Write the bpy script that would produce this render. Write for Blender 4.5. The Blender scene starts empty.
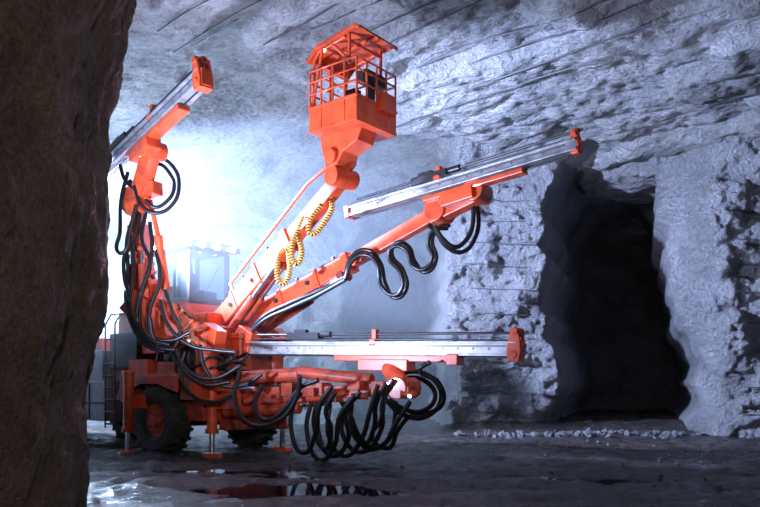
import bpy, bmesh, math, random
from mathutils import Vector, Matrix, noise
random.seed(7)
scene = bpy.context.scene
try:
    scene.view_settings.view_transform = 'Standard'
except Exception: pass

CAMH = 1.5
def pt(a, b, d):
    """image pixel column a, pixel row b, assumed depth d -> world metres"""
    return Vector(((a-380)/740*d, d, CAMH+(385-b)/740*d))
def path(l, d0, d1):
    n = len(l)-1
    return [pt(a, b, d0+(d1-d0)*i/n) for i, (a, b) in enumerate(l)]

# ---------------------------------------------------------------- materials
def mat(name, col, rough=0.5, metal=0.0, coat=0.0, dirt=0.0, dirtcol=(0.03,0.025,0.02), bump=0.0, scale=6, trans=0, emis=None, es=0):
    m = bpy.data.materials.new(name); m.use_nodes = True
    nt = m.node_tree; b = nt.nodes['Principled BSDF']
    b.inputs['Base Color'].default_value = (*col, 1)
    b.inputs['Roughness'].default_value = rough
    b.inputs['Metallic'].default_value = metal
    b.inputs['Coat Weight'].default_value = coat
    b.inputs['Transmission Weight'].default_value = trans
    if emis:
        b.inputs['Emission Color'].default_value = (*emis, 1); b.inputs['Emission Strength'].default_value = es
    tc = nt.nodes.new('ShaderNodeTexCoord')
    if dirt > 0:
        n = nt.nodes.new('ShaderNodeTexNoise'); n.inputs['Scale'].default_value = scale; n.inputs['Detail'].default_value = 8
        nt.links.new(tc.outputs['Object'], n.inputs['Vector'])
        r = nt.nodes.new('ShaderNodeValToRGB'); r.color_ramp.elements[0].position = 0.42; r.color_ramp.elements[1].position = 0.75
        r.color_ramp.elements[0].color = (0,0,0,1); r.color_ramp.elements[1].color = (dirt,dirt,dirt,1)
        mx = nt.nodes.new('ShaderNodeMix'); mx.data_type = 'RGBA'
        nt.links.new(n.outputs['Fac'], r.inputs['Fac']); nt.links.new(r.outputs['Color'], mx.inputs['Factor'])
        mx.inputs['A'].default_value = (*col,1); mx.inputs['B'].default_value = (*dirtcol,1)
        nt.links.new(mx.outputs['Result'], b.inputs['Base Color'])
    if bump > 0:
        n2 = nt.nodes.new('ShaderNodeTexNoise'); n2.inputs['Scale'].default_value = scale*4
        nt.links.new(tc.outputs['Object'], n2.inputs['Vector'])
        bp = nt.nodes.new('ShaderNodeBump'); bp.inputs['Strength'].default_value = bump; bp.inputs['Distance'].default_value = 0.02
        nt.links.new(n2.outputs['Fac'], bp.inputs['Height']); nt.links.new(bp.outputs['Normal'], b.inputs['Normal'])
    return m

ORANGE = mat('orange_paint', (0.78,0.098,0.03), 0.36, coat=0.35, dirt=0.75, dirtcol=(0.20,0.028,0.015), scale=3.5)
ORANGE_D = mat('orange_paint_dirty', (0.46,0.055,0.02), 0.5, dirt=0.95, dirtcol=(0.03,0.014,0.012), scale=4)
STEEL = mat('rail_aluminium', (0.42,0.43,0.46), 0.42, metal=0.5, dirt=0.6, scale=5)
STEEL_D = mat('rail_bolts', (0.16,0.16,0.18), 0.5, metal=0.5)
CHROME = mat('chrome_rod', (0.8,0.8,0.82), 0.25, metal=1)
DARK = mat('dark_steel', (0.035,0.035,0.04), 0.4, metal=0.4, dirt=0.4)
TRACE = mat('drill_trace_mortar', (0.09,0.09,0.10), 0.8)
RUBBER = mat('hose_rubber', (0.012,0.012,0.014), 0.36)
TYRE = mat('tyre_rubber', (0.02,0.019,0.019), 0.75, dirt=0.7, dirtcol=(0.07,0.06,0.055), bump=0.4)
YELLOW = mat('yellow_spiral', (0.75,0.36,0.07), 0.45)
GREY = mat('grey_panel', (0.36,0.37,0.40), 0.45, dirt=0.6, dirtcol=(0.15,0.13,0.12))
CABP = mat('cab_paint', (0.10,0.10,0.115), 0.4, dirt=0.3)
GLASS = mat('cab_glass', (0.65,0.75,0.85), 0.03, trans=0.92)
LAMP = mat('work_lamp_lens', (1,1,1), 0.3, emis=(0.85,0.93,1.0), es=40)
GLOWW = mat('warm_glow', (1,1,1), 0.3, emis=(1,0.9,0.75), es=4)  # emissive, shared by the joint hub's bright spot and the basket lamp

def rockmat(name, c1, c2, c3, rough=0.8, bscale=1.0, bdist=0.25, stretch=(1,1,1), rot=0.0, spec=0.4, cell=0.6):
    m = bpy.data.materials.new(name); m.use_nodes = True
    nt = m.node_tree; N = nt.nodes; Lk = nt.links; b = N['Principled BSDF']
    b.inputs['Roughness'].default_value = rough
    b.inputs['Specular IOR Level'].default_value = spec
    tc = N.new('ShaderNodeTexCoord')
    mp = N.new('ShaderNodeMapping'); mp.inputs['Rotation'].default_value = (0,0,rot); mp.vector_type = 'TEXTURE'
    mp.inputs['Scale'].default_value = tuple(1/s for s in stretch)
    Lk.new(tc.outputs['Object'], mp.inputs['Vector']); src = mp.outputs['Vector']
    n1 = N.new('ShaderNodeTexNoise'); n1.inputs['Scale'].default_value = 0.4*bscale; n1.inputs['Detail'].default_value = 6; n1.inputs['Distortion'].default_value = 0.6
    n2 = N.new('ShaderNodeTexNoise'); n2.inputs['Scale'].default_value = 2.2*bscale; n2.inputs['Detail'].default_value = 12; n2.inputs['Roughness'].default_value = 0.68
    v = N.new('ShaderNodeTexVoronoi'); v.inputs['Scale'].default_value = 3.2*bscale; v.feature = 'F1'
    n3 = N.new('ShaderNodeTexNoise'); n3.inputs['Scale'].default_value = 9*bscale; n3.inputs['Detail'].default_value = 8; n3.inputs['Roughness'].default_value = 0.7
    for n in (n1, n2, n3): Lk.new(src, n.inputs['Vector'])
    add = N.new('ShaderNodeVectorMath'); add.operation = 'MULTIPLY_ADD'; add.inputs[1].default_value = (0.8,0.8,0.8)
    Lk.new(n2.outputs['Color'], add.inputs[0]); Lk.new(src, add.inputs[2])
    Lk.new(add.outputs[0], v.inputs['Vector'])
    r = N.new('ShaderNodeValToRGB'); e = r.color_ramp.elements
    e[0].position = 0.36; e[0].color = (*c1,1); e[1].position = 0.64; e[1].color = (*c3,1)
    k = e.new(0.47); k.color = (*c2,1)
    mixf = N.new('ShaderNodeMath'); mixf.operation = 'MULTIPLY_ADD'; mixf.inputs[1].default_value = 0.5
    h = N.new('ShaderNodeMath'); h.operation = 'MULTIPLY'; h.inputs[1].default_value = 0.5
    Lk.new(n3.outputs['Fac'], h.inputs[0]); Lk.new(n1.outputs['Fac'], mixf.inputs[0]); Lk.new(h.outputs[0], mixf.inputs[2])
    Lk.new(mixf.outputs[0], r.inputs['Fac']); Lk.new(r.outputs['Color'], b.inputs['Base Color'])
    hh = N.new('ShaderNodeMath'); hh.operation = 'MULTIPLY_ADD'; hh.inputs[1].default_value = cell
    Lk.new(v.outputs['Distance'], hh.inputs[0]); Lk.new(n2.outputs['Fac'], hh.inputs[2])
    h3 = N.new('ShaderNodeMath'); h3.operation = 'MULTIPLY_ADD'; h3.inputs[1].default_value = 0.45
    Lk.new(n3.outputs['Fac'], h3.inputs[0]); Lk.new(hh.outputs[0], h3.inputs[2])
    bp = N.new('ShaderNodeBump'); bp.inputs['Strength'].default_value = 1.0; bp.inputs['Distance'].default_value = bdist
    Lk.new(h3.outputs[0], bp.inputs['Height']); Lk.new(bp.outputs['Normal'], b.inputs['Normal'])
    return m
ROCKW = rockmat('limestone_wall', (0.28,0.28,0.30), (0.52,0.52,0.55), (0.74,0.74,0.77), bdist=0.62, bscale=1.5)
ROCKC = rockmat('limestone_ceiling', (0.16,0.145,0.14), (0.40,0.39,0.395), (0.60,0.59,0.60), bdist=0.42, bscale=1.15, stretch=(0.7,1.1,1), rot=math.radians(-20), cell=0.6)
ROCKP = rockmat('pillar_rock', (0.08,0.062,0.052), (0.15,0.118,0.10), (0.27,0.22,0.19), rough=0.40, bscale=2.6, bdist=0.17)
RUBBLE = rockmat('rubble_rock', (0.08,0.08,0.09), (0.16,0.16,0.18), (0.3,0.3,0.33), bscale=2, bdist=0.08)

def floormat():
    m = bpy.data.materials.new('wet_mine_floor'); m.use_nodes = True
    nt = m.node_tree; N = nt.nodes; Lk = nt.links; b = N['Principled BSDF']
    tc = N.new('ShaderNodeTexCoord')
    mp = N.new('ShaderNodeMapping'); mp.inputs['Scale'].default_value = (0.45, 0.9, 1)
    Lk.new(tc.outputs['Object'], mp.inputs['Vector'])
    n1 = N.new('ShaderNodeTexNoise'); n1.inputs['Scale'].default_value = 1.0; n1.inputs['Detail'].default_value = 5
    Lk.new(mp.outputs['Vector'], n1.inputs['Vector'])
    n2 = N.new('ShaderNodeTexNoise'); n2.inputs['Scale'].default_value = 5; n2.inputs['Detail'].default_value = 10; n2.inputs['Roughness'].default_value = 0.7
    Lk.new(tc.outputs['Object'], n2.inputs['Vector'])
    r = N.new('ShaderNodeValToRGB'); e = r.color_ramp.elements; e[0].position = 0.35; e[0].color = (0.018,0.013,0.013,1); e[1].position = 0.72; e[1].color = (0.13,0.105,0.10,1)
    Lk.new(n2.outputs['Fac'], r.inputs['Fac']); Lk.new(r.outputs['Color'], b.inputs['Base Color'])
    w = N.new('ShaderNodeValToRGB'); e = w.color_ramp.elements; e[0].position = 0.46; e[0].color = (0.14,0.14,0.14,1); e[1].position = 0.6; e[1].color = (0.42,0.42,0.42,1)
    Lk.new(n1.outputs['Fac'], w.inputs['Fac']); Lk.new(w.outputs['Color'], b.inputs['Roughness'])
    bp = N.new('ShaderNodeBump'); bp.inputs['Strength'].default_value = 1.0; bp.inputs['Distance'].default_value = 0.11
    Lk.new(n2.outputs['Fac'], bp.inputs['Height']); Lk.new(bp.outputs['Normal'], b.inputs['Normal'])
    return m
FLOORM = floormat()
WATER = mat('puddle_water', (0.02,0.018,0.02), 0.04)

# ---------------------------------------------------------------- helpers
def link(ob): scene.collection.objects.link(ob); return ob
def mesh_obj(name, bm, m, smooth=False):
    me = bpy.data.meshes.new(name); bmesh.ops.recalc_face_normals(bm, faces=bm.faces); bm.to_mesh(me); bm.free()
    me.materials.append(m)
    if smooth:
        for p in me.polygons: p.use_smooth = True
    return link(bpy.data.objects.new(name, me))
def sm(a, b, x):
    t = max(0, min(1, (x-a)/(b-a))); return t*t*(3-2*t)

def grid(name, nu, nv, fn, m, flip=False, u0=0.0, u1=1.0):
    vs = [fn(u0+(u1-u0)*i/nu, j/nv) for j in range(nv+1) for i in range(nu+1)]
    fs = []
    for j in range(nv):
        for i in range(nu):
            a = j*(nu+1)+i; q = (a, a+1, a+nu+2, a+nu+1)
            fs.append(q[::-1] if flip else q)
    me = bpy.data.meshes.new(name); me.from_pydata(vs, [], fs); me.materials.append(m)
    me.polygons.foreach_set('use_smooth', [True]*len(me.polygons))
    return link(bpy.data.objects.new(name, me))
def fr(x, y, z, o=6, H=0.7, lac=2.1): return noise.fractal(Vector((x,y,z)), H, lac, o)
def nz(x, y, z): return noise.noise(Vector((x,y,z)))

# ---------------------------------------------------------------- cave shell
def wall_back(u, v):
    x = -14+30*u; z = -0.4+10.2*v
    ex = x+0.4*nz(3.1, 5.5, z*0.6)+0.3*nz(9.2, x, z*1.6)
    base = 27.4+(23.0-27.4)*sm(1.8, 2.2, ex)
    base += (21.0-23.0)*sm(8.4, 9.8, ex)
    def opening(x0, x1, top, dep, soft=0.25):
        c = (x0+x1)/2; hw = (x1-x0)/2
        tp = top-1.0*(abs(ex-c)/hw)**2.5
        return dep*sm(x0-soft*0.5, x0+soft*0.5, ex)*(1-sm(x1-soft*0.5, x1+soft*0.5, ex))*(1-sm(tp-0.4, tp+0.2, z+0.3*nz(x*1.3, 2.2, z)))
    o2 = opening(5.25, 9.15-0.12*max(0,z-2.5), 8.9, 12.0, 0.16)
    o1 = opening(-1.3, 1.95, 7.3, 10.0, 0.16)
    Y = base+o2+o1
    X = x+0.37*o2
    n = 0.5*fr(x*0.35, 1.7, z*0.4, 3)+0.30*(noise.turbulence(Vector((x*1.7, 4.4, z*2.3)), 5, True))-0.2
    cell = noise.voronoi(Vector((x*1.6+0.4*nz(x,z,1), 0, z*2.0)))[0][0]
    Y -= n+0.26*(0.5-cell)
    g = (z*1.05+x*0.06+0.12*nz(x*.3,z*.4,3)) % 1.0
    Y += 0.12*math.exp(-((g-0.5)/0.05)**2)
    Y -= 1.4*sm(8.0, 9.8, z)
    return (X, Y, z)
grid('wall_back', 230, 170, wall_back, ROCKW, u0=0, u1=0.53)
grid('wall_side', 240, 190, wall_back, ROCKW, u0=0.53, u1=1)

def ceil_s(x, y):
    a = x*0.94-y*0.34; b = x*0.34+y*0.94
    f = fr(a*0.09+3, b*0.17, 1.1, 3)
    t = f*2.0+0.25*fr(a*0.35, b*0.6, 4, 2)+0.14*max(0, x-1); fl = math.floor(t); st = fl+sm(0.72, 0.9, t-fl)
    return 8.98-0.38*min(st, 3)
def ceil(u, v):
    x = -15+33*u; y = -2+40*v
    a = x*0.94-y*0.34; b = x*0.34+y*0.94
    vo = noise.voronoi(Vector((a*0.6, b*0.9, 0.3*nz(a,b,1))))[0]
    z = ceil_s(x, y)-0.15*fr(a*0.6, b*0.9, 5, 5)-0.24*min(vo[1]-vo[0], 0.35)-0.09*noise.turbulence(Vector((a*1.9, b*2.6, 2)), 4, True)
    return (x, y, z)
grid('ceiling', 380, 440, ceil, ROCKC, True)

def gs(x, y, cx, cy, rx, ry): return math.exp(-((x-cx)/rx)**2-((y-cy)/ry)**2)
def floorf(u, v):
    x = -15+33*u; y = -2+40*v
    z = 0.10*fr(x*0.4, y*0.85, 8, 4)+0.045*fr(x*2.2, y*2.6, 3, 4)+0.018
    z -= 0.06*math.exp(-((y-11.4-0.12*x)/0.25)**2)+0.05*math.exp(-((y-13.2-0.12*x)/0.25)**2)
    z -= 0.14*gs(x,y,-1.86,10.3,1.1,.55)+0.12*gs(x,y,-.35,10.9,.7,.6)+.10*gs(x,y,1.5,10.6,1.3,.35)+.08*gs(x,y,-2.9,13.3,1.6,.4)+.06*gs(x,y,3.2,10,1.2,.3)+.08*gs(x,y,2.5,12.4,1.6,.3)
    z += 0.3*sm(20.5, 23.5, y)*sm(0.5, 3, x)
    return (x, y, z)
grid('floor', 400, 480, floorf, FLOORM)
bm = bmesh.new()
bm.faces.new([bm.verts.new(c) for c in ((-7,8,-.035),(9,8,-.035),(9,20,-.035),(-7,20,-.035))])
mesh_obj('puddle', bm, WATER)

def wl(u, v):
    y = -2+42*u; z = -0.4+10.2*v
    return (-14+0.9*fr(y*0.4, z*0.5, 3)+0.3*noise.turbulence(Vector((y*1.3,z*1.6,1)),4,True), y, z)
grid('wall_left', 200, 60, wl, ROCKW)
def wr(u, v):
    y = -2+42*u; z = -0.4+10.2*v
    return (14.5-0.9*fr(y*0.4, z*0.5, 7)-0.3*noise.turbulence(Vector((y*1.3,z*1.6,5)),4,True), y, z)
grid('wall_right', 200, 60, wr, ROCKW)

# foreground pillar
prof = [(-0.3,-2.60),(0.97,-2.49),(1.5,-2.44),(2.03,-2.33),(2.6,-2.34),(3.16,-2.34),(3.7,-2.28),(4.2,-2.15),(4.6,-2.06),(9.6,-1.2)]
def edge(z):
    for (a, b), (c, d) in zip(prof, prof[1:]):
        if z <= c: return b+(d-b)*(z-a)/(c-a)
    return prof[-1][1]
def pil(u, v):
    a = u*2*math.pi; z = -0.3+9.9*v
    ca, sa = math.cos(a), math.sin(a)
    k = 1/((abs(ca)**3.2+abs(sa)**3.2)**(1/3.2))
    cx = edge(z)-2.15
    r = 1+0.035*fr(ca*2, sa*2, z*0.9, 6)+0.015*nz(ca*6, sa*6, z*4)
    return (cx+2.2*ca*k*r, 5.7+1.2*sa*k*r, z)
grid('rock_pillar', 320, 300, pil, ROCKP)

# rubble at the foot of the walls
bm = bmesh.new()
for i in range(520):
    if random.random() < 0.5:
        x = random.uniform(2.2, 13); y = 21.5-(1.7 if x > 9.2 else 0)+random.gauss(-0.2, 0.5)
    else:
        x = random.uniform(-2, 12); y = random.uniform(10.5, 20)
    s = random.uniform(0.03, 0.12)*(1.6 if random.random() < 0.1 and y > 19 else 1)
    if y < 20: s *= 0.42
    mtx = Matrix.Translation((x, y, s*0.3+(0.06 if y > 20.5 else 0)))@Matrix.Rotation(random.uniform(0,6), 4, Vector((random.random(),random.random(),random.random()+.1)).normalized())@Matrix.Diagonal((s*random.uniform(.8,1.6), s, s*random.uniform(.5,1), 1))
    g = bmesh.ops.create_icosphere(bm, subdivisions=1, radius=1, matrix=mtx)
    for vv in g['verts']: vv.co += Vector((random.uniform(-1,1), random.uniform(-1,1), random.uniform(-1,1)))*s*0.22
mesh_obj('rock_rubble', bm, RUBBLE)

# ---------------------------------------------------------------- machine building kit
ROOT = None
class Part:
    def __init__(s, name, m, bevel=0.012, smooth=False):
        s.name, s.m, s.bm, s.bevel, s.smooth = name, m, bmesh.new(), bevel, smooth
    def box(s, c, ax, sz):
        """c centre, ax 3 axes, sz full sizes"""
        c = Vector(c); vs = []
        for i in (-1, 1):
            for j in (-1, 1):
                for k in (-1, 1):
                    vs.append(s.bm.verts.new(c+ax[0]*(i*sz[0]/2)+ax[1]*(j*sz[1]/2)+ax[2]*(k*sz[2]/2)))
        for f in ((0,1,3,2),(4,6,7,5),(0,4,5,1),(2,3,7,6),(0,2,6,4),(1,5,7,3)): s.bm.faces.new([vs[i] for i in f])
    def beam(s, p0, p1, w0, h0, w1=None, h1=None, up=Vector((0,0,1)), off=0.0):
        w1 = w0 if w1 is None else w1; h1 = h0 if h1 is None else h1
        d = (p1-p0).normalized(); sd = d.cross(up).normalized(); u = sd.cross(d)
        a = []
        for p, w, h in ((p0, w0, h0), (p1, w1, h1)):
            for i, j in ((-1,-1),(1,-1),(1,1),(-1,1)):
                a.append(s.bm.verts.new(p+sd*(i*w/2)+u*(j*h/2+off)))
        for f in ((3,2,1,0),(4,5,6,7),(0,1,5,4),(1,2,6,5),(2,3,7,6),(3,0,4,7)): s.bm.faces.new([a[i] for i in f])
    def cyl(s, p0, p1, r, r1=None, n=16):
        r1 = r if r1 is None else r1
        d = (p1-p0); L = d.length; q = Vector((0,0,1)).rotation_difference(d.normalized()).to_matrix().to_4x4()
        bmesh.ops.create_cone(s.bm, cap_ends=True, segments=n, radius1=r, radius2=r1, depth=L, matrix=Matrix.Translation((p0+p1)/2)@q)
    def sph(s, p, r): bmesh.ops.create_uvsphere(s.bm, u_segments=16, v_segments=10, radius=r, matrix=Matrix.Translation(p))
    def poly(s, pts, th):
        """extruded polygon, th vector"""
        a = [s.bm.verts.new(Vector(p)-th/2) for p in pts]; b = [s.bm.verts.new(Vector(p)+th/2) for p in pts]
        s.bm.faces.new(a); s.bm.faces.new(b[::-1]); n = len(a)
        for i in range(n): s.bm.faces.new((a[i], b[i], b[(i+1)%n], a[(i+1)%n]))
    def done(s):
        ob = mesh_obj(s.name, s.bm, s.m)
        if s.bevel:
            md = ob.modifiers.new('bevel', 'BEVEL'); md.width = s.bevel; md.segments = 2; md.limit_method = 'ANGLE'; md.angle_limit = math.radians(50)
        for p in ob.data.polygons: p.use_smooth = len(p.vertices) == 4 and s.smooth
        ob.parent = ROOT; ob.location = -ROOT.location
        return ob
def tube(name, lines, r, m, closed=False, kind='B'):
    cu = bpy.data.curves.new(name, 'CURVE'); cu.dimensions = '3D'; cu.bevel_depth = r; cu.bevel_resolution = 3; cu.resolution_u = 10; cu.use_fill_caps = True
    for l in lines:
        if kind == 'P':
            sp = cu.splines.new('POLY'); sp.points.add(len(l)-1)
            for q, p in zip(sp.points, l): q.co = (*p, 1)
        else:
            sp = cu.splines.new('BEZIER'); sp.bezier_points.add(len(l)-1)
            for q, p in zip(sp.bezier_points, l):
                q.co = p; q.handle_left_type = q.handle_right_type = 'AUTO'
        sp.use_cyclic_u = closed
    cu.materials.append(m)
    ob = link(bpy.data.objects.new(name, cu))
    if ROOT: ob.parent = ROOT; ob.location = -ROOT.location
    return ob
def catmull(P, n=30):
    out = []
    Q = [P[0]*2-P[1]]+P+[P[-1]*2-P[-2]]
    for i in range(1, len(Q)-2):
        for k in range(n):
            t = k/n; a, b, c, d = Q[i-1:i+3]
            out.append(0.5*((2*b)+(-a+c)*t+(2*a-5*b+4*c-d)*t*t+(-a+3*b-3*c+d)*t**3))
    out.append(P[-1]); return out
def coil(P, R, pitch):
    C = catmull(P, 40); out = []; nrm = Vector((0.3,1,0.2)).normalized()
    dense = []
    step = pitch/8; acc = 0
    for a, b in zip(C, C[1:]):
        L = (b-a).length
        while acc < L:
            dense.append(a+(b-a)*(acc/L)); acc += step
        acc -= L
    for i in range(len(dense)-1):
        t = (dense[i+1]-dense[i]).normalized(); nrm = (nrm-t*nrm.dot(t)).normalized(); bn = t.cross(nrm)
        a = i/8*2*math.pi
        out.append(dense[i]+nrm*R*math.cos(a)+bn*R*math.sin(a))
    return out

# ---------------------------------------------------------------- drill rig
O = Vector((-3.9, 16.9, 0))
Fv = Vector((0.783, -0.622, 0)).normalized(); Lv = Vector((0.622, 0.783, 0)).normalized(); Zv = Vector((0,0,1))
AX = (Fv, Lv, Zv)
def Q(f, l, z): return O+Fv*f+Lv*l+Zv*z
ROOT = link(bpy.data.objects.new('drilling_rig', None)); ROOT.location = O
def qbox(p, f0, f1, l0, l1, z0, z1): p.box(Q((f0+f1)/2, (l0+l1)/2, (z0+z1)/2), AX, (f1-f0, l1-l0, z1-z0))

p = Part('chassis', ORANGE_D)
qbox(p, -7.2, 0.9, -0.55, 0.55, 0.65, 1.25)
qbox(p, -0.25, 0.25, -1.0, 1.0, 0.6, 0.9)
qbox(p, -5.3, -4.8, -1.0, 1.0, 0.6, 0.9)
qbox(p, 0.5, 1.25, -1.15, 1.15, 0.75, 1.35)
qbox(p, 1.2, 1.45, -0.7, 0.7, 0.55, 1.15)
p.done()
p = Part('front_frame', ORANGE_D)
qbox(p, -0.9, 1.1, -0.75, 0.75, 1.3, 2.0)
qbox(p, -1.0, 0.95, -1.55, -0.85, 1.62, 1.74); qbox(p, -1.0, 0.95, 0.85, 1.55, 1.62, 1.74)
p.poly([Q(-1.0,-1.2,1.7), Q(-1.35,-1.2,1.2), Q(-1.25,-1.2,1.15), Q(-0.9,-1.2,1.62)], Lv*0.68)
p.poly([Q(-1.0,1.2,1.7), Q(-1.35,1.2,1.2), Q(-1.25,1.2,1.15), Q(-0.9,1.2,1.62)], Lv*0.68)
p.poly([Q(-0.8,0,2.0), Q(1.2,0,2.0), Q(1.0,0,2.75), Q(0.3,0,2.9), Q(-0.4,0,2.5)], Lv*0.9)
qbox(p, 0.7, 1.25, -1.0, 1.0, 1.75, 2.25)
p.poly([Q(-1.05,-1.56,1.7), Q(1.0,-1.56,1.7), Q(.95,-1.56,1.35), Q(.62,-1.56,1.42), Q(.3,-1.56,1.52), Q(-.35,-1.56,1.52), Q(-.75,-1.56,1.36), Q(-1.0,-1.56,1.1), Q(-1.2,-1.56,1.2)], Lv*.05)
qbox(p, 0.95, 1.4, -1.5, -0.95, 1.2, 1.75); qbox(p, 1.0, 1.35, -1.52, -1.48, 1.3, 1.65)
for i in range(5): p.cyl(Q(-.8+i*.4,-1.35,1.74), Q(-.8+i*.4,-1.35,1.9), .05)
qbox(p, -0.9, -0.2, -1.5, -1.0, 1.74, 2.05); qbox(p, .1, .7, -1.45, -1.05, 1.74, 1.98)
p.done()
p = Part('boom_turrets', ORANGE)
for l in (-0.95, 0, 0.95):
    p.cyl(Q(1.1, l, 1.55), Q(1.1, l, 2.55), 0.24, n=24)
    p.cyl(Q(1.1, l, 2.5), Q(1.1, l, 2.62), 0.30, n=24); p.cyl(Q(1.1, l, 1.5), Q(1.1, l, 1.6), 0.30, n=24)
    p.poly([Q(1.1, l, 2.05), Q(1.5, l, 2.2), Q(1.6, l, 2.6), Q(1.2, l, 2.8), Q(0.9, l, 2.5)], Lv*0.3)
p.done()
p = Part('rear_body', GREY, 0.03)
qbox(p, -7.4, -2.5, -1.15, 1.15, 1.0, 2.35)
qbox(p, -3.6, -2.2, -1.25, -0.6, 0.65, 1.6)
qbox(p, -7.2, -5.6, -1.2, 1.2, 0.75, 1.1)
p.done()
p = Part('rear_hood', ORANGE, 0.04)
qbox(p, -7.0, -3.0, -0.95, 0.95, 2.35, 2.65)
p.done()
p = Part('rear_louvres', DARK, 0.004)
for i in range(9): qbox(p, -6.8, -5.4, -1.18, -1.14, 1.25+i*0.1, 1.3+i*0.1)
for i in range(9): qbox(p, -5.2, -4.2, -1.18, -1.14, 1.25+i*0.1, 1.3+i*0.1)
qbox(p, -3.5, -2.3, -1.27, -1.24, 1.05, 1.1); qbox(p, -2.95, -2.9, -1.27, -1.24, 0.7, 1.55)
p.done()
# wheels
for fpos, l, nm in ((0,-1.25,'1'), (0,1.25,'2'), (-5.05,-1.25,'3'), (-5.05,1.25,'4')):
    p = Part('tyre_'+nm, TYRE, 0.02)
    R = 0.74; prof2 = [(0.36,-.2),(0.42,-.25),(0.62,-.27),(0.71,-.23),(R,-.15),(R,.15),(0.71,.23),(0.62,.27),(0.42,.25),(0.36,.2)]
    rings = []
    for i in range(40):
        a = i/40*2*math.pi
        rings.append([p.bm.verts.new(Q(fpos+r*math.cos(a), l+w, 0.75+r*math.sin(a))) for r, w in prof2])
    for i in range(40):
        A, B = rings[i], rings[(i+1)%40]
        for k in range(len(prof2)): p.bm.faces.new((A[k], A[(k+1)%10], B[(k+1)%10], B[k]))
    for i in range(22):
        for sgn in (-1, 1):
            a = (i+0.25*sgn)/22*2*math.pi
            rad = Fv*math.cos(a)+Zv*math.sin(a); tan = -Fv*math.sin(a)+Zv*math.cos(a)
            p.box(Q(fpos, l+sgn*0.13, 0.75)+rad*(R+0.005), ((tan+Lv*0.35*sgn).normalized(), (Lv-tan*0.35*sgn).normalized(), rad), (0.085, 0.24, 0.07))
    p.done()
    h = Part('hub_'+nm, ORANGE_D, 0.01)
    for s in (-1, 1):
        h.cyl(Q(fpos, l+s*0.1, .75), Q(fpos, l+s*0.17, .75), 0.37, n=32); h.cyl(Q(fpos, l+s*.15, .75), Q(fpos, l+s*.26, .75), 0.17, 0.13, n=20)
        for i in range(10):
            a = i/10*2*math.pi; h.cyl(Q(fpos+.26*math.cos(a), l+s*.16, .75+.26*math.sin(a)), Q(fpos+.26*math.cos(a), l+s*.2, .75+.26*math.sin(a)), .025, n=8)
    h.done()
# jacks
p = Part('jack_housings', ORANGE, 0.01); c = Part('jack_rods', CHROME, 0)
for f, l in ((-0.35,-1.85), (1.35,-1.0), (1.35,1.0), (-0.9,1.85)):
    p.cyl(Q(f,l,0.55), Q(f,l,1.75), 0.11, n=20); p.cyl(Q(f,l,1.7), Q(f,l,1.8), 0.14, n=20); p.cyl(Q(f,l,0.5), Q(f,l,0.6), 0.14, n=20)
    c.cyl(Q(f,l,0.1), Q(f,l,0.55), 0.065)
    p.cyl(Q(f,l,0.0), Q(f,l,0.1), 0.24, 0.2, n=24)
    p.box(Q(f, l*0.8, 1.15), AX, (0.22, abs(l)*0.4, 0.3))
p.done(); c.done()
# cab
cf0, cf1, cl0, cl1 = -1.85, -0.6, -0.1, 1.1
p = Part('cab_base', ORANGE, 0.03)
qbox(p, cf0, cf1, cl0, cl1, 1.9, 3.5); qbox(p, cf0, cf0+.3, cl0, cl1, 3.4, 3.9); p.done()
p = Part('cab_frame', CABP, 0.015)
for f in (cf0+.05, cf1-.05):
    for l in (cl0+.05, cl1-.05): qbox(p, f-.05, f+.05, l-.05, l+.05, 3.4, 4.72)
qbox(p, cf0, cf1, cl0, cl0+.1, 3.4, 3.56); qbox(p, cf0, cf1, cl1-.1, cl1, 3.4, 3.56)
qbox(p, cf0, cf0+.1, cl0, cl1, 3.4, 3.56); qbox(p, cf1-.1, cf1, cl0, cl1, 3.4, 3.56)
qbox(p, cf0-.15, cf1+.25, cl0-.12, cl1+.12, 4.70, 4.82)
qbox(p, cf0, cf1+.05, cl0, cl1, 4.80, 4.90)
qbox(p, (cf0+cf1)/2-.03, (cf0+cf1)/2+.03, cl0+.02, cl0+.08, 3.45, 4.72)
p.cyl(Q(cf1+.02,.3,3.6), Q(cf1+.02,.75,4.35), .012, n=8)
p.done()
p = Part('cab_glass', GLASS, 0)
qbox(p, cf0+.1, cf1-.1, cl0+.04, cl0+.055, 3.5, 4.7); qbox(p, cf1-.055, cf1-.04, cl0+.1, cl1-.1, 3.5, 4.7); qbox(p, cf0+.1, cf1-.1, cl1-.055, cl1-.04, 3.5, 4.7)
p.done()
p = Part('cab_seat', DARK, 0.04)
qbox(p, -1.5, -1.0, .25, .75, 3.35, 3.55); qbox(p, -1.55, -1.4, .25, .75, 3.5, 4.25); qbox(p, -0.85, -0.7, .2, .8, 3.3, 3.75)
p.done()
p = Part('cab_work_lamps', LAMP, 0.005)
for l in (0.05, 0.5, 0.95): p.cyl(Q(cf1+.26, l, 4.76), Q(cf1+.32, l, 4.74), 0.065)
for f in (-1.65, -1.25, -.85): p.cyl(Q(f, cl0-.13, 4.78), Q(f, cl0-.19, 4.76), 0.065)
p.done()
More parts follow.
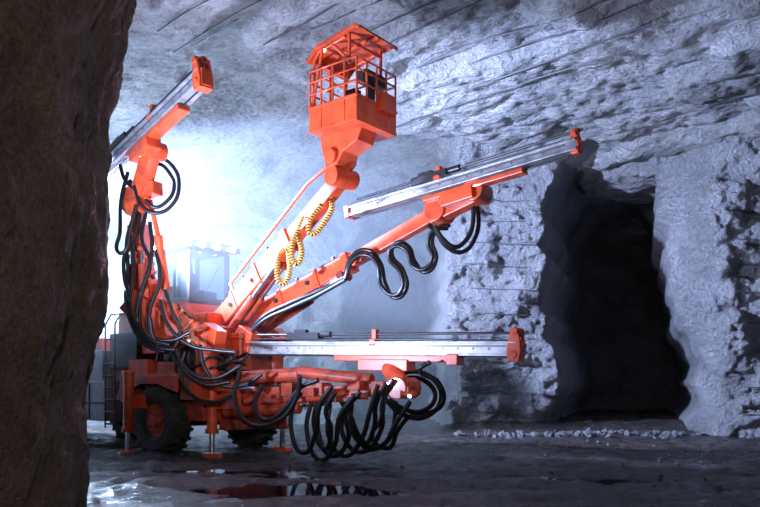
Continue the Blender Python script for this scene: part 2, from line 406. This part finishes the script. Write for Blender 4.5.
# ladder and handrails on near side
lad = []
for f in (-2.15, -1.75):
    lad.append([Q(f,-1.3,0.5), Q(f,-1.3,2.9), Q(f,-1.15,3.15), Q(f,-0.7,3.15)])
for i in range(8): lad.append([Q(-2.15,-1.3,0.6+i*0.28), Q(-1.75,-1.3,0.6+i*0.28)])
for a in (-3.0, -4.2, -5.4, -6.6): lad.append([Q(a,-1.05,2.35), Q(a,-1.05,3.2)])
lad.append([Q(-3.0,-1.05,3.2), Q(-6.6,-1.05,3.2)]); lad.append([Q(-3.0,-1.05,2.8), Q(-6.6,-1.05,2.8)])
tube('access_ladder_and_handrail', lad, 0.022, DARK, kind='P')
# valve blocks, tanks between cab and turrets
p = Part('valve_blocks', DARK, 0.01)
for i in range(5): qbox(p, -0.55+i*0.3, -0.32+i*0.3, -1.05, -0.75, 1.8, 2.15+0.08*(i%2))
qbox(p, -2.3, -1.2, -1.1, -0.3, 1.9, 2.7)
qbox(p, -0.5, 0.6, -0.72, -0.47, 2.05, 2.6)
p.done()
p = Part('hydraulic_covers', ORANGE, 0.02)
qbox(p, -1.15, -0.2, -1.0, -0.5, 2.2, 3.0); qbox(p, -2.2, -1.3, -0.95, -0.2, 2.7, 3.2)
qbox(p, -0.1, 0.55, -0.5, 0.5, 2.5, 3.1)
p.cyl(Q(-.4,-1.1,2.3), Q(.5,-1.1,2.3), .12)
for l, z in ((-1.1,1.5),(-.6,1.3),(.1,1.35),(.6,1.5)):
    p.cyl(Q(.8,l,z), Q(2.0,l+.1,z-.05), .1, n=20); p.cyl(Q(1.95,l+.1,z-.05), Q(2.1,l+.1,z-.05), .13, n=20)
    p.cyl(Q(.9,l-.15,z), Q(.9,l+.15,z), .13, n=20)
qbox(p, 1.5, 1.9, -.9, -.2, 1.0, 1.35)
p.done()
p = Part('front_cylinder_rods', CHROME, 0)
for l, z in ((-1.1,1.5),(-.6,1.3),(.1,1.35),(.6,1.5)): p.cyl(Q(2.0,l+.1,z-.05), Q(2.6,l+.15,z-.08), .05)
p.done()

# ------------------------------------------------- boom and feed constructors
def boom(nm, p0, p1, w=0.34, h=0.40, split=0.55, taper=0.85, mt=None):
    d = (p1-p0).normalized(); L = (p1-p0).length; sd = d.cross(Zv).normalized(); u = sd.cross(d)
    mid = p0+d*L*split
    b = Part(nm+'_beam', mt or ORANGE, 0.018)
    b.beam(p0, mid, w, h, w*taper, h*taper)
    b.beam(mid-d*0.02, mid+d*0.14, w*taper+.07, h*taper+.07)
    b.beam(mid, p1, w*.66, h*.66)
    b.beam(p0-d*.1, p0+d*.25, w+.08, h+.08)
    b.cyl(p0-sd*(w/2+.12), p0+sd*(w/2+.12), h*.45, n=24)
    b.cyl(p1-sd*(w/2+.03), p1+sd*(w/2+.03), h*.42, n=24)
    for t in (0.2, 0.4): b.beam(p0+d*L*t, p0+d*(L*t+.08), w+.05, h+.02)
    b.done()
    c = Part(nm+'_cylinder_barrel', ORANGE_D, 0.006); r = Part(nm+'_cylinder_rod', CHROME, 0)
    for s in (-1, 1):
        a = p0-u*(h*.95)+sd*s*w*.3+d*.1; e = p0+d*L*.52-u*h*.5+sd*s*w*.3
        m_ = a+(e-a)*.6
        c.cyl(a, m_, .085); r.cyl(m_, e, .045); c.cyl(e-sd*.09, e+sd*.09, .08)
    c.done(); r.done()
    k = Part(nm+'_piping', DARK, 0)
    for o_ in (-.1, 0, .1): k.cyl(p0+u*(h/2+.03)+sd*o_+d*.3, mid+u*(h*taper/2+.03)+sd*o_, .016, n=8)
    for t in (.12, .3, .5):
        k.beam(p0+d*L*t+u*(h/2+.03), p0+d*(L*t+.06)+u*(h/2+.03), w*.8, .06)
    for s in (-1, 1):
        for t in (.18, .36): k.cyl(p0+d*L*t+sd*s*(w/2), p0+d*L*t+sd*s*(w/2+.035), .05, n=12)
    k.done()
    return d, sd, u
def feed(nm, a, b, hs=1.0, rodup=0.28, drifter=0.25, midc=0.5, rh=1.0):
    d = (b-a).normalized(); L = (b-a).length; sd = d.cross(Zv).normalized(); u = sd.cross(d)
    r = Part(nm+'_rail', STEEL, 0.006)
    r.beam(a, b, .20, .15*rh); r.beam(a+u*.085*rh, b+u*.085*rh, .28, .035); r.beam(a-u*.085*rh, b-u*.085*rh, .26, .04)
    r.done()
    r = Part(nm+'_rail_bolts', STEEL_D, 0.0)
    n = int(L/.3)
    for i in range(n):
        q = a+d*(.2+i*.3)
        if (q-b).length > .3:
            for s in (-1, 1): r.cyl(q+sd*s*.09, q+sd*s*.108, .022, n=8)
    for s in (-1, 1): r.beam(a+sd*s*.1+u*.035*rh, b+sd*s*.1+u*.035*rh-d*.2, .012, .035)
    r.done()
    k = Part(nm+'_rods_and_wires', DARK, 0)
    k.cyl(a+u*rodup+d*.2, b+u*rodup+d*.08, .024, n=10); k.cyl(a+u*(rodup-.09)+sd*.11+d*.1, b+u*(rodup-.13)+sd*.11-d*.2, .012, n=8)
    k.cyl(a+u*(rodup-.06)-sd*.12+d*.1, b+u*(rodup-.12)-sd*.12-d*.2, .015, n=8)
    k.cyl(a-u*.15+d*.1, b-u*.15-d*.2, .016, n=8)
    dp = a+d*L*drifter
    k.beam(dp-d*.45+u*(rodup-.04), dp+d*.35+u*(rodup-.04), .2, .15); k.beam(dp-d*.3+u*(rodup+.06), dp+d*.0+u*(rodup+.06), .12, .08)
    k.cyl(dp+d*.35+u*rodup, dp+d*.6+u*rodup, .06)
    k.done()
    o = Part(nm+'_head', ORANGE, 0.012)
    hb = b-d*.05
    prof = [(-.13,-.24),(.11,-.26),(.15,-.05),(.12,.22),(.06,.42),(-.07,.42),(-.12,.2),(-.15,0)]
    for s in (-1, 1): o.poly([hb+d*x*hs+u*y*hs+sd*s*.13*hs for x, y in prof], sd*.05)
    o.beam(hb-d*.11*hs-u*.2*hs, hb+d*.11*hs-u*.2*hs, .3*hs, .08); o.beam(hb+d*.07*hs-u*.2*hs, hb+d*.13*hs+u*.12*hs, .24*hs, .1)
    o.cyl(hb-sd*.18*hs+u*.36*hs, hb+sd*.18*hs+u*.36*hs, .08*hs, n=20); o.cyl(hb-d*.12*hs+u*rodup, hb+d*.14*hs+u*rodup, .09*hs, n=20)
    o.cyl(hb-sd*.18*hs-u*.12*hs, hb+sd*.18*hs-u*.12*hs, .08*hs, n=20)
    mc = a+d*L*midc
    o.beam(mc-d*.07+u*.12, mc+d*.07+u*.12, .26, .12); o.beam(mc-d*.05+u*.25, mc+d*.05+u*.25, .12, .24)
    o.beam(a-d*.04, a+d*.08, .3, .24)
    o.done()
    return d, sd, u

# --- lower boom
A0, A1 = pt(232,398,15.6), pt(405,388,13.6)
boom('lower_boom', A0, A1, .34, .38, mt=ORANGE_D)
fa, fb = pt(250,348,16.0), pt(519,349,12.8)
dA, sA, uA = feed('lower_feed', fa, fb, hs=.85, midc=0.52, rh=1.3)
p = Part('lower_feed_cradle', ORANGE, 0.015)
ca = fa+dA*2.3; cb = fa+dA*4.9
p.beam(ca-uA*.19, cb-uA*.19, .26, .12); p.beam(ca+dA*.6-uA*.32, ca+dA*1.7-uA*.32, .34, .22)
p.cyl(A1, ca+dA*1.2-uA*.35, .17, n=20)
p.cyl(A1-sA*.28, A1+sA*.32, .2, n=28); p.cyl(A1-sA*.34, A1-sA*.28, .13, n=20)
p.beam(A1-dA*.5-uA*.02, A1+dA*.2, .5, .26)
p.beam(cb-dA*.1-uA*.2, cb+dA*.12-uA*.2, .32, .2)
p.done()
p = Part('lower_boom_manifolds', ORANGE_D, 0.01)
for i in range(9):
    t = i/8; c0 = A0+(A1-A0)*t
    p.box(c0+Vector((0,-.2,.1-.08*(i%3))), AX, (.3, .22, .18+.08*(i%2)))
    p.cyl(c0+Vector((-.1,-.32,-.1)), c0+Vector((.22,-.3,-.1+.1*(i%2))), .06)
p.cyl(pt(225,412,15.3), pt(300,408,14.6), .11, n=20); p.cyl(pt(300,372,14.9), pt(372,380,14.1), .12, n=20)
p.cyl(pt(240,378,15.4), pt(300,374,14.9), .14, n=20)
p.done()
p = Part('boom_joint_hub_glow', GLOWW, 0.0); p.cyl(pt(409,396,13.15), pt(410,396.5,13.08), .03); p.done()  # bright spot on the white joint hub, put in as a glowing disc

# --- middle (far) boom
B0, B1 = pt(252,318,16.9), pt(440,212,14.2)
dB, sB, uB = boom('upper_boom', B0, B1, .34, .40, split=.55)
B2 = pt(478,192,13.6)
p = Part('upper_boom_wrist', ORANGE, 0.015)
p.beam(B1-dB*.2, B2, .3, .34, .26, .4); p.cyl(B1-sB*.26, B1+sB*.26, .22, n=24); p.cyl(B2-sB*.24, B2+sB*.24, .2, n=24)
p.beam(B1+uB*.1, B1+uB*.42-dB*.1, .2, .3)
p.done()
fa, fb = pt(350,213,15.3), pt(579,145,12.2)
dF, sF, uF = feed('upper_feed', fa, fb, hs=.55, midc=.45, drifter=.42, rh=.9, rodup=.24)
p = Part('upper_feed_cradle', ORANGE, 0.015)
p.beam(fa+dF*1.9-uF*.19, fa+dF*4.0-uF*.17, .22, .09); p.beam(fa+dF*2.3-uF*.33, fa+dF*3.0-uF*.3, .3, .22)
p.cyl(B2, fa+dF*2.9-uF*.3, .16); p.done()

# --- near (left) boom
D0, D1, D2 = Q(0.9,-1.0,2.5), pt(146,292,15.3), pt(137,205,14.9)
boom('near_boom', D0, D1, .34, .38, split=.5)
boom('near_boom_arm', D1, D2, .34, .38, split=.7)
D3 = pt(152,150,14.3)
p = Part('near_boom_wrist', ORANGE, 0.015)
p.beam(D2, D3, .3, .3, .24, .3, up=Fv); p.cyl(D2-Fv*.25, D2+Fv*.25, .2, n=24); p.cyl(D3-Lv*.25, D3+Lv*.25, .18, n=24)
p.beam(pt(128,196,15.0), pt(158,188,14.6), .28, .26)
p.cyl(pt(166,290,15.0), pt(158,235,14.8), .09); p.cyl(pt(158,235,14.8), pt(150,200,14.7), .05)
p.beam(pt(130,300,15.2), pt(175,340,15.2), .4, .5)
p.done()
fa, fb = pt(106,170,15.6), pt(204,77,12.6)
dG, sG, uG = feed('near_feed', fa, fb, hs=.85, midc=.55, drifter=.2, rh=1.2)
p = Part('near_feed_cradle', ORANGE, 0.015)
p.beam(fa+dG*1.2-uG*.2, fa+dG*3.4-uG*.2, .24, .1); p.beam(fa+dG*1.4-uG*.33, fa+dG*2.2-uG*.33, .3, .2)
p.cyl(D3, fa+dG*1.9-uG*.25, .15); p.done()

# --- basket boom
C0, C1 = pt(218,328,16.9), pt(342,178,14.0)
dC, sC, uC = boom('basket_boom', C0, C1, .36, .46, split=.62, taper=.8)
tube('basket_boom_parallel_rod', [[C0+uC*.55+dC*.9, C0+uC*.6+dC*4.1, C1+uC*.45-dC*.1],], .035, ORANGE, kind='P')
tube('boom_rod_stay', [[C0+uC*.2+dC*.9, C0+uC*.55+dC*.95]], .03, ORANGE, kind='P')
# basket
BC = pt(353,135,13.7); bz = BC.z
def K(f, l, z): return Vector((BC.x, BC.y, bz))+Fv*f+Lv*l+Zv*z
p = Part('basket_mount', ORANGE, 0.02)
p.poly([K(-.62,0,.02), K(.4,0,.02), K(.3,0,-.2), K(-.05,0,-.34), K(-.2,0,-.55), K(-.48,0,-.58), K(-.58,0,-.25)], Lv*.46)
p.beam(C1-dC*.15, K(-.3,0,-.3), .3, .34, .34, .34)
p.cyl(C1-sC*.3, C1+sC*.3, .19, n=24); p.cyl(K(-.3,-.32,-.4), K(-.3,.32,-.4), .13, n=24)
p.done()
a = .56
p = Part('basket_floor_and_skirt', ORANGE, 0.01)
p.box(K(0,0,.03), AX, (1.16,1.16,.06))
for s in (-1, 1):
    p.box(K(s*a,0,.24), AX, (.03,1.14,.42)); p.box(K(0,s*a,.24), AX, (1.14,.03,.42))
    p.box(K(s*(a+.01),0,.44), AX, (.05,1.18,.05)); p.box(K(0,s*(a+.01),.44), AX, (1.18,.05,.05))
    for t in (-.28, .28): p.box(K(s*(a+.01),t,.22), AX, (.04,.05,.4)); p.box(K(t,s*(a+.01),.22), AX, (.05,.04,.4))
p.box(K(a+.04,.25,.5), AX, (.12,.4,.35))
p.done()
rails = []
for z in (.7, .92, 1.12): rails.append([K(-a,-a,z), K(a,-a,z), K(a,a,z), K(-a,a,z), K(-a,-a,z)])
for f, l in ((-a,-a),(a,-a),(a,a),(-a,a),(0,-a),(a,0),(0,a),(-a,0),(.28,-a),(-.28,-a),(a,.28),(a,-.28)): rails.append([K(f,l,.4), K(f,l,1.12)])
tube('basket_rails', rails, .02, ORANGE, kind='P')
rails = []
for f, l in ((-a,-.45),(-a,.45)): rails.append([K(f,l,.4), K(f,l,1.35), K(f+.12,l,1.5), K(.2,l,1.6)])
rails += [[K(.3,-.45,1.1), K(.3,-.45,1.62)], [K(.3,.45,1.1), K(.3,.45,1.62)], [K(-a,-.45,1.35), K(-a,.45,1.35)], [K(-a,0,.4), K(-a,0,1.4)],
   [K(-a,-.5,.5), K(-.3,-.5,1.5)], [K(.3,-.45,1.15), K(-.1,-.45,1.55)], [K(.3,-.45,1.5), K(.3,.45,1.5)]]
tube('basket_roof_posts', rails, .03, ORANGE, kind='P')
p = Part('basket_roof', ORANGE, 0.012)
rv = [K(-.66,-.56,1.36), K(-.42,-.56,1.58), K(.52,-.56,1.72), K(.62,-.56,1.65), K(.62,-.56,1.61), K(.5,-.56,1.68), K(-.40,-.56,1.53), K(-.64,-.56,1.32)]
p.poly([v+Lv*.56 for v in rv], Lv*1.12)
for l in (-.54, 0, .54): p.poly([v+Lv*(.56+l)-Zv*.03 for v in rv], Lv*.05)
p.done()
p = Part('basket_control_panel', DARK, 0.01)
p.box(K(.36,.1,.95), AX, (.25,.6,.2)); p.box(K(.36,.1,.6), AX, (.1,.1,.6)); p.box(K(-.3,.35,.7), AX, (.25,.2,.6)); p.done()
p = Part('basket_lamp', GLOWW, 0); p.cyl(K(-.3,-.45,1.5), K(-.28,-.48,1.47), .03); p.done()

# ------------------------------------------------- hoses
H = []
H.append(path([(345,276),(352,256),(367,250),(380,262),(386,285),(396,298),(406,290),(403,270),(392,255),(396,243),(408,246),(415,262),(426,272),(436,260),(432,240),(438,228),(450,225)], 15.0, 13.6))
H.append(path([(345,280),(354,259),(366,255),(377,264),(382,287),(395,295),(402,288),(400,272),(389,257),(393,247),(406,250),(413,266),(424,269),(432,258),(428,242),(434,230),(448,228)], 14.9, 13.5))
H.append(path([(436,178),(455,180),(471,193),(478,212),(475,238),(462,252),(447,247),(436,232),(428,224)], 14.0, 13.4))
H.append(path([(438,182),(456,185),(470,200),(473,222),(466,240),(455,247),(444,240),(434,226)], 13.9, 13.4))
H.append(path([(245,340),(262,318),(290,303),(320,290),(345,277)], 16.2, 14.9))
H.append(path([(242,345),(262,322),(290,308),(320,294),(345,280)], 16.1, 14.8))
tube('upper_boom_hoses', H, .042, RUBBER)
H = []
for l in ([(240,372),(235,398),(249,424),(279,420),(297,396),(300,376)],
          [(262,385),(255,405),(265,420),(285,408),(300,388),(318,380)],
          [(296,392),(291,428),(303,453),(316,432),(319,406),(332,386)],
          [(312,398),(307,432),(320,460),(334,446),(340,416),(354,396)],
          [(318,396),(314,426),(325,449),(331,430),(326,410),(335,392)],
          [(322,394),(318,430),(332,456),(348,440),(346,412),(360,392)],
          [(330,398),(330,440),(345,456),(361,440),(370,411),(378,385)],
          [(345,402),(343,435),(361,452),(381,430),(383,402),(394,380)],
          [(352,400),(352,430),(364,444),(374,428),(376,404),(386,384)],
          [(338,396),(352,420),(366,448),(384,444),(398,420),(410,402)],
          [(396,402),(392,430),(378,448),(362,440),(350,415)],
          [(380,388),(408,372),(432,378),(441,399),(425,417),(402,414),(386,400)],
          [(382,392),(408,378),(428,383),(435,398),(422,411),(404,409),(390,400)],
          [(384,398),(381,420),(372,436),(388,448),(398,430),(412,415),(432,412),(443,402),(438,382),(420,370),(430,362)]):
    H.append(path(l, 14.4, 13.3))
tube('lower_boom_hoses', H, .046, RUBBER)
H = []
for l in ([(140,165),(158,158),(174,168),(179,186),(172,205),(156,213),(143,207),(134,186)],
          [(142,170),(158,164),(170,174),(174,188),(166,202),(154,207),(145,200)],
          [(128,172),(121,200),(120,232),(118,252),(124,252),(130,232),(136,205)],
          [(135,212),(127,240),(128,270),(126,300),(132,325),(146,345),(165,352)],
          [(140,215),(134,245),(133,275),(131,305),(140,332),(155,346),(175,350)],
          [(150,222),(152,250),(146,280),(140,305),(145,335),(170,345)],
          [(156,250),(160,280),(150,310),(152,335),(172,340),(190,332)],
          [(165,290),(172,310),(180,335),(168,350),(155,340),(150,318)],
          [(160,300),(168,325),(190,345),(215,350),(235,352)],
          [(120,165),(125,180),(135,190),(140,205)],
          [(130,180),(138,205),(136,232),(126,250),(124,275),(130,300)], [(146,212),(142,240),(150,262),(142,290),(136,315)],
          [(175,350),(190,372),(215,378),(240,366)], [(170,350),(180,366),(205,384),(230,382)],
          [(185,352),(180,372),(192,395),(215,402),(236,392)], [(200,345),(205,368),(222,385),(246,384),(262,374)]):
    H.append(path(l, 14.8, 14.6))
tube('near_boom_hoses', H, .04, RUBBER)
H = []
random.seed(3)
for i in range(16):
    f = random.uniform(-.8, .9); l0 = random.uniform(-1.1, -.4)
    H.append([Q(f, l0, 2.6+random.random()*.4), Q(f+.3, l0-.25, 2.3), Q(f+.4, l0-.3, 1.9), Q(f+.9, l0+random.uniform(-.2,.2), 1.6+random.random()*.5), Q(1.5, l0+.3, 1.7+random.random()*.5)])
tube('frame_hoses', H, .03, RUBBER)
# yellow spiral-wrapped hoses
Y1 = path([(330,192),(332,208),(326,220),(316,233),(309,232),(311,218),(322,204)], 14.2, 14.0)
Y2 = path([(304,216),(298,232),(302,252),(298,264),(292,258),(293,240),(299,228)], 14.5, 14.3)
Y3 = path([(296,240),(289,250),(290,268),(286,282),(279,282),(277,266),(280,252),(289,248)], 14.9, 14.6)
tube('yellow_spiral_hoses', [coil(y, .045, .055) for y in (Y1, Y2, Y3)], .018, YELLOW, kind='P')
tube('yellow_hose_core', [catmull(y, 8) for y in (Y1, Y2, Y3)], .032, RUBBER, kind='P')

# ---------------------------------------------------------------- drill grooves in the roof, drawn as added dark tubes
ROOT = None
def onceil(x, y):
    return min(ceil((x+dx+15)/33, (y-dx+2)/40)[2] for dx in (-.25,-.12,0,.12,.25))
L_ = []; random.seed(5)
c = 7.0
while c < 23:
    k = random.uniform(-1, 1)
    x1 = (c-13)/2+k*.6+1.2; x0 = x1-random.uniform(3, 5.5); raw = []
    n = 40
    for t in range(n+1):
        x = x0+(x1-x0)*t/n; y = c-x
        if 12 < y < 23 and -12 < x < 12: raw.append((x, y, onceil(x, y)))
    if len(raw) > 10:
        zs = [q[2] for q in raw]; l = []
        for i, q in enumerate(raw):
            w0 = zs[max(0,i-12):i+13]; l.append(Vector((q[0], q[1], sum(w0)/len(w0)-.05)))
        L_.append(l)
    c += random.choice((0.9, 1.5, 1.9))
tube('roof_drill_line', L_, .018, DARK, kind='P')
# drill-hole traces along the wall faces
L_ = []
for xa, xb in ((2.5, 5.0), (9.9, 13.2)):
    z = 0.7
    while z < 7.6:
        a0 = xa+random.uniform(0, .5); a1 = xb-random.uniform(0, .6); raw = []
        for t in range(31):
            x = a0+(a1-a0)*t/30; zz = z-0.05*(x-xa)
            raw.append((x, min(wall_back((x+dx+14)/30, (zz+.4)/10.2)[1] for dx in (-.15, 0, .15)), zz))
        l = []
        for i, q in enumerate(raw):
            w0 = [r_[1] for r_ in raw[max(0,i-5):i+6]]; l.append(Vector((q[0], sum(w0)/len(w0)-.02, q[2])))
        L_.append(l); z += random.uniform(.6, .95)
tube('wall_drill_trace', L_, .013, TRACE, kind='P')

# ---------------------------------------------------------------- haze
bm = bmesh.new(); bmesh.ops.create_cube(bm, size=1, matrix=Matrix.Translation((-5.3, 20.9, 3.8))@Matrix.Diagonal((13.8, 10.2, 7.4, 1)))
hm = bpy.data.materials.new('mist'); hm.use_nodes = True; nt = hm.node_tree; nt.nodes.clear()
o = nt.nodes.new('ShaderNodeOutputMaterial'); vs = nt.nodes.new('ShaderNodeVolumeScatter'); vs.inputs['Density'].default_value = 0.05; vs.inputs['Anisotropy'].default_value = 0.3
vs.inputs['Color'].default_value = (0.82,0.91,1,1)
nt.links.new(vs.outputs[0], o.inputs['Volume'])
mesh_obj('drilling_mist', bm, hm)

# ---------------------------------------------------------------- lights
def aim(ob, t): ob.rotation_euler = (Vector(t)-ob.location).to_track_quat('-Z', 'Y').to_euler()
def spot(nm, loc, tgt, w, col, ang=60, blend=.5, size=.2):
    l = bpy.data.lights.new(nm, 'SPOT'); l.energy = w; l.color = col; l.spot_size = math.radians(ang); l.spot_blend = blend; l.shadow_soft_size = size
    o = link(bpy.data.objects.new(nm, l)); o.location = loc; aim(o, tgt); return o
def point(nm, loc, w, col, size=.3):
    l = bpy.data.lights.new(nm, 'POINT'); l.energy = w; l.color = col; l.shadow_soft_size = size
    o = link(bpy.data.objects.new(nm, l)); o.location = loc; return o
BL = (0.46,0.59,1.0)
spot('floodlight_wall', (-6.9,15.6,6.0), (9,21,3.6), 40000, BL, 72, .6, .2)
point('floodlight_rear', (-9.8,22.5,3.6), 8500, (0.48,0.69,1.0), .4)
spot('fill_roof', (-5.6,10.3,1.6), (3,17,9), 7500, (0.58,0.66,1.0), 88, .8, .2)  # added out-of-frame fill that brightens the ceiling
spot('flash_front', (0.5,3.0,3.2), (-1.6,15,4.0), 1600, (1.0,0.93,0.88), 42, .7, .2)
point('pillar_fill', (-0.6,0.3,3.2), 500, (1,0.86,0.78), .4)  # added warm fill near the camera to lift the foreground pillar
w = bpy.data.worlds.new('mine_dark'); scene.world = w; w.use_nodes = True
w.node_tree.nodes['Background'].inputs[0].default_value = (0.04,0.06,0.12,1); w.node_tree.nodes['Background'].inputs[1].default_value = .3

# ---------------------------------------------------------------- camera
cd = bpy.data.cameras.new('camera'); cd.sensor_width = 36; cd.lens = 36*740/760; cd.shift_y = (385-253.5)/760
cam = link(bpy.data.objects.new('camera', cd)); cam.location = (0,0,CAMH); cam.rotation_euler = (math.radians(90),0,0)
cd.clip_end = 200
scene.camera = cam
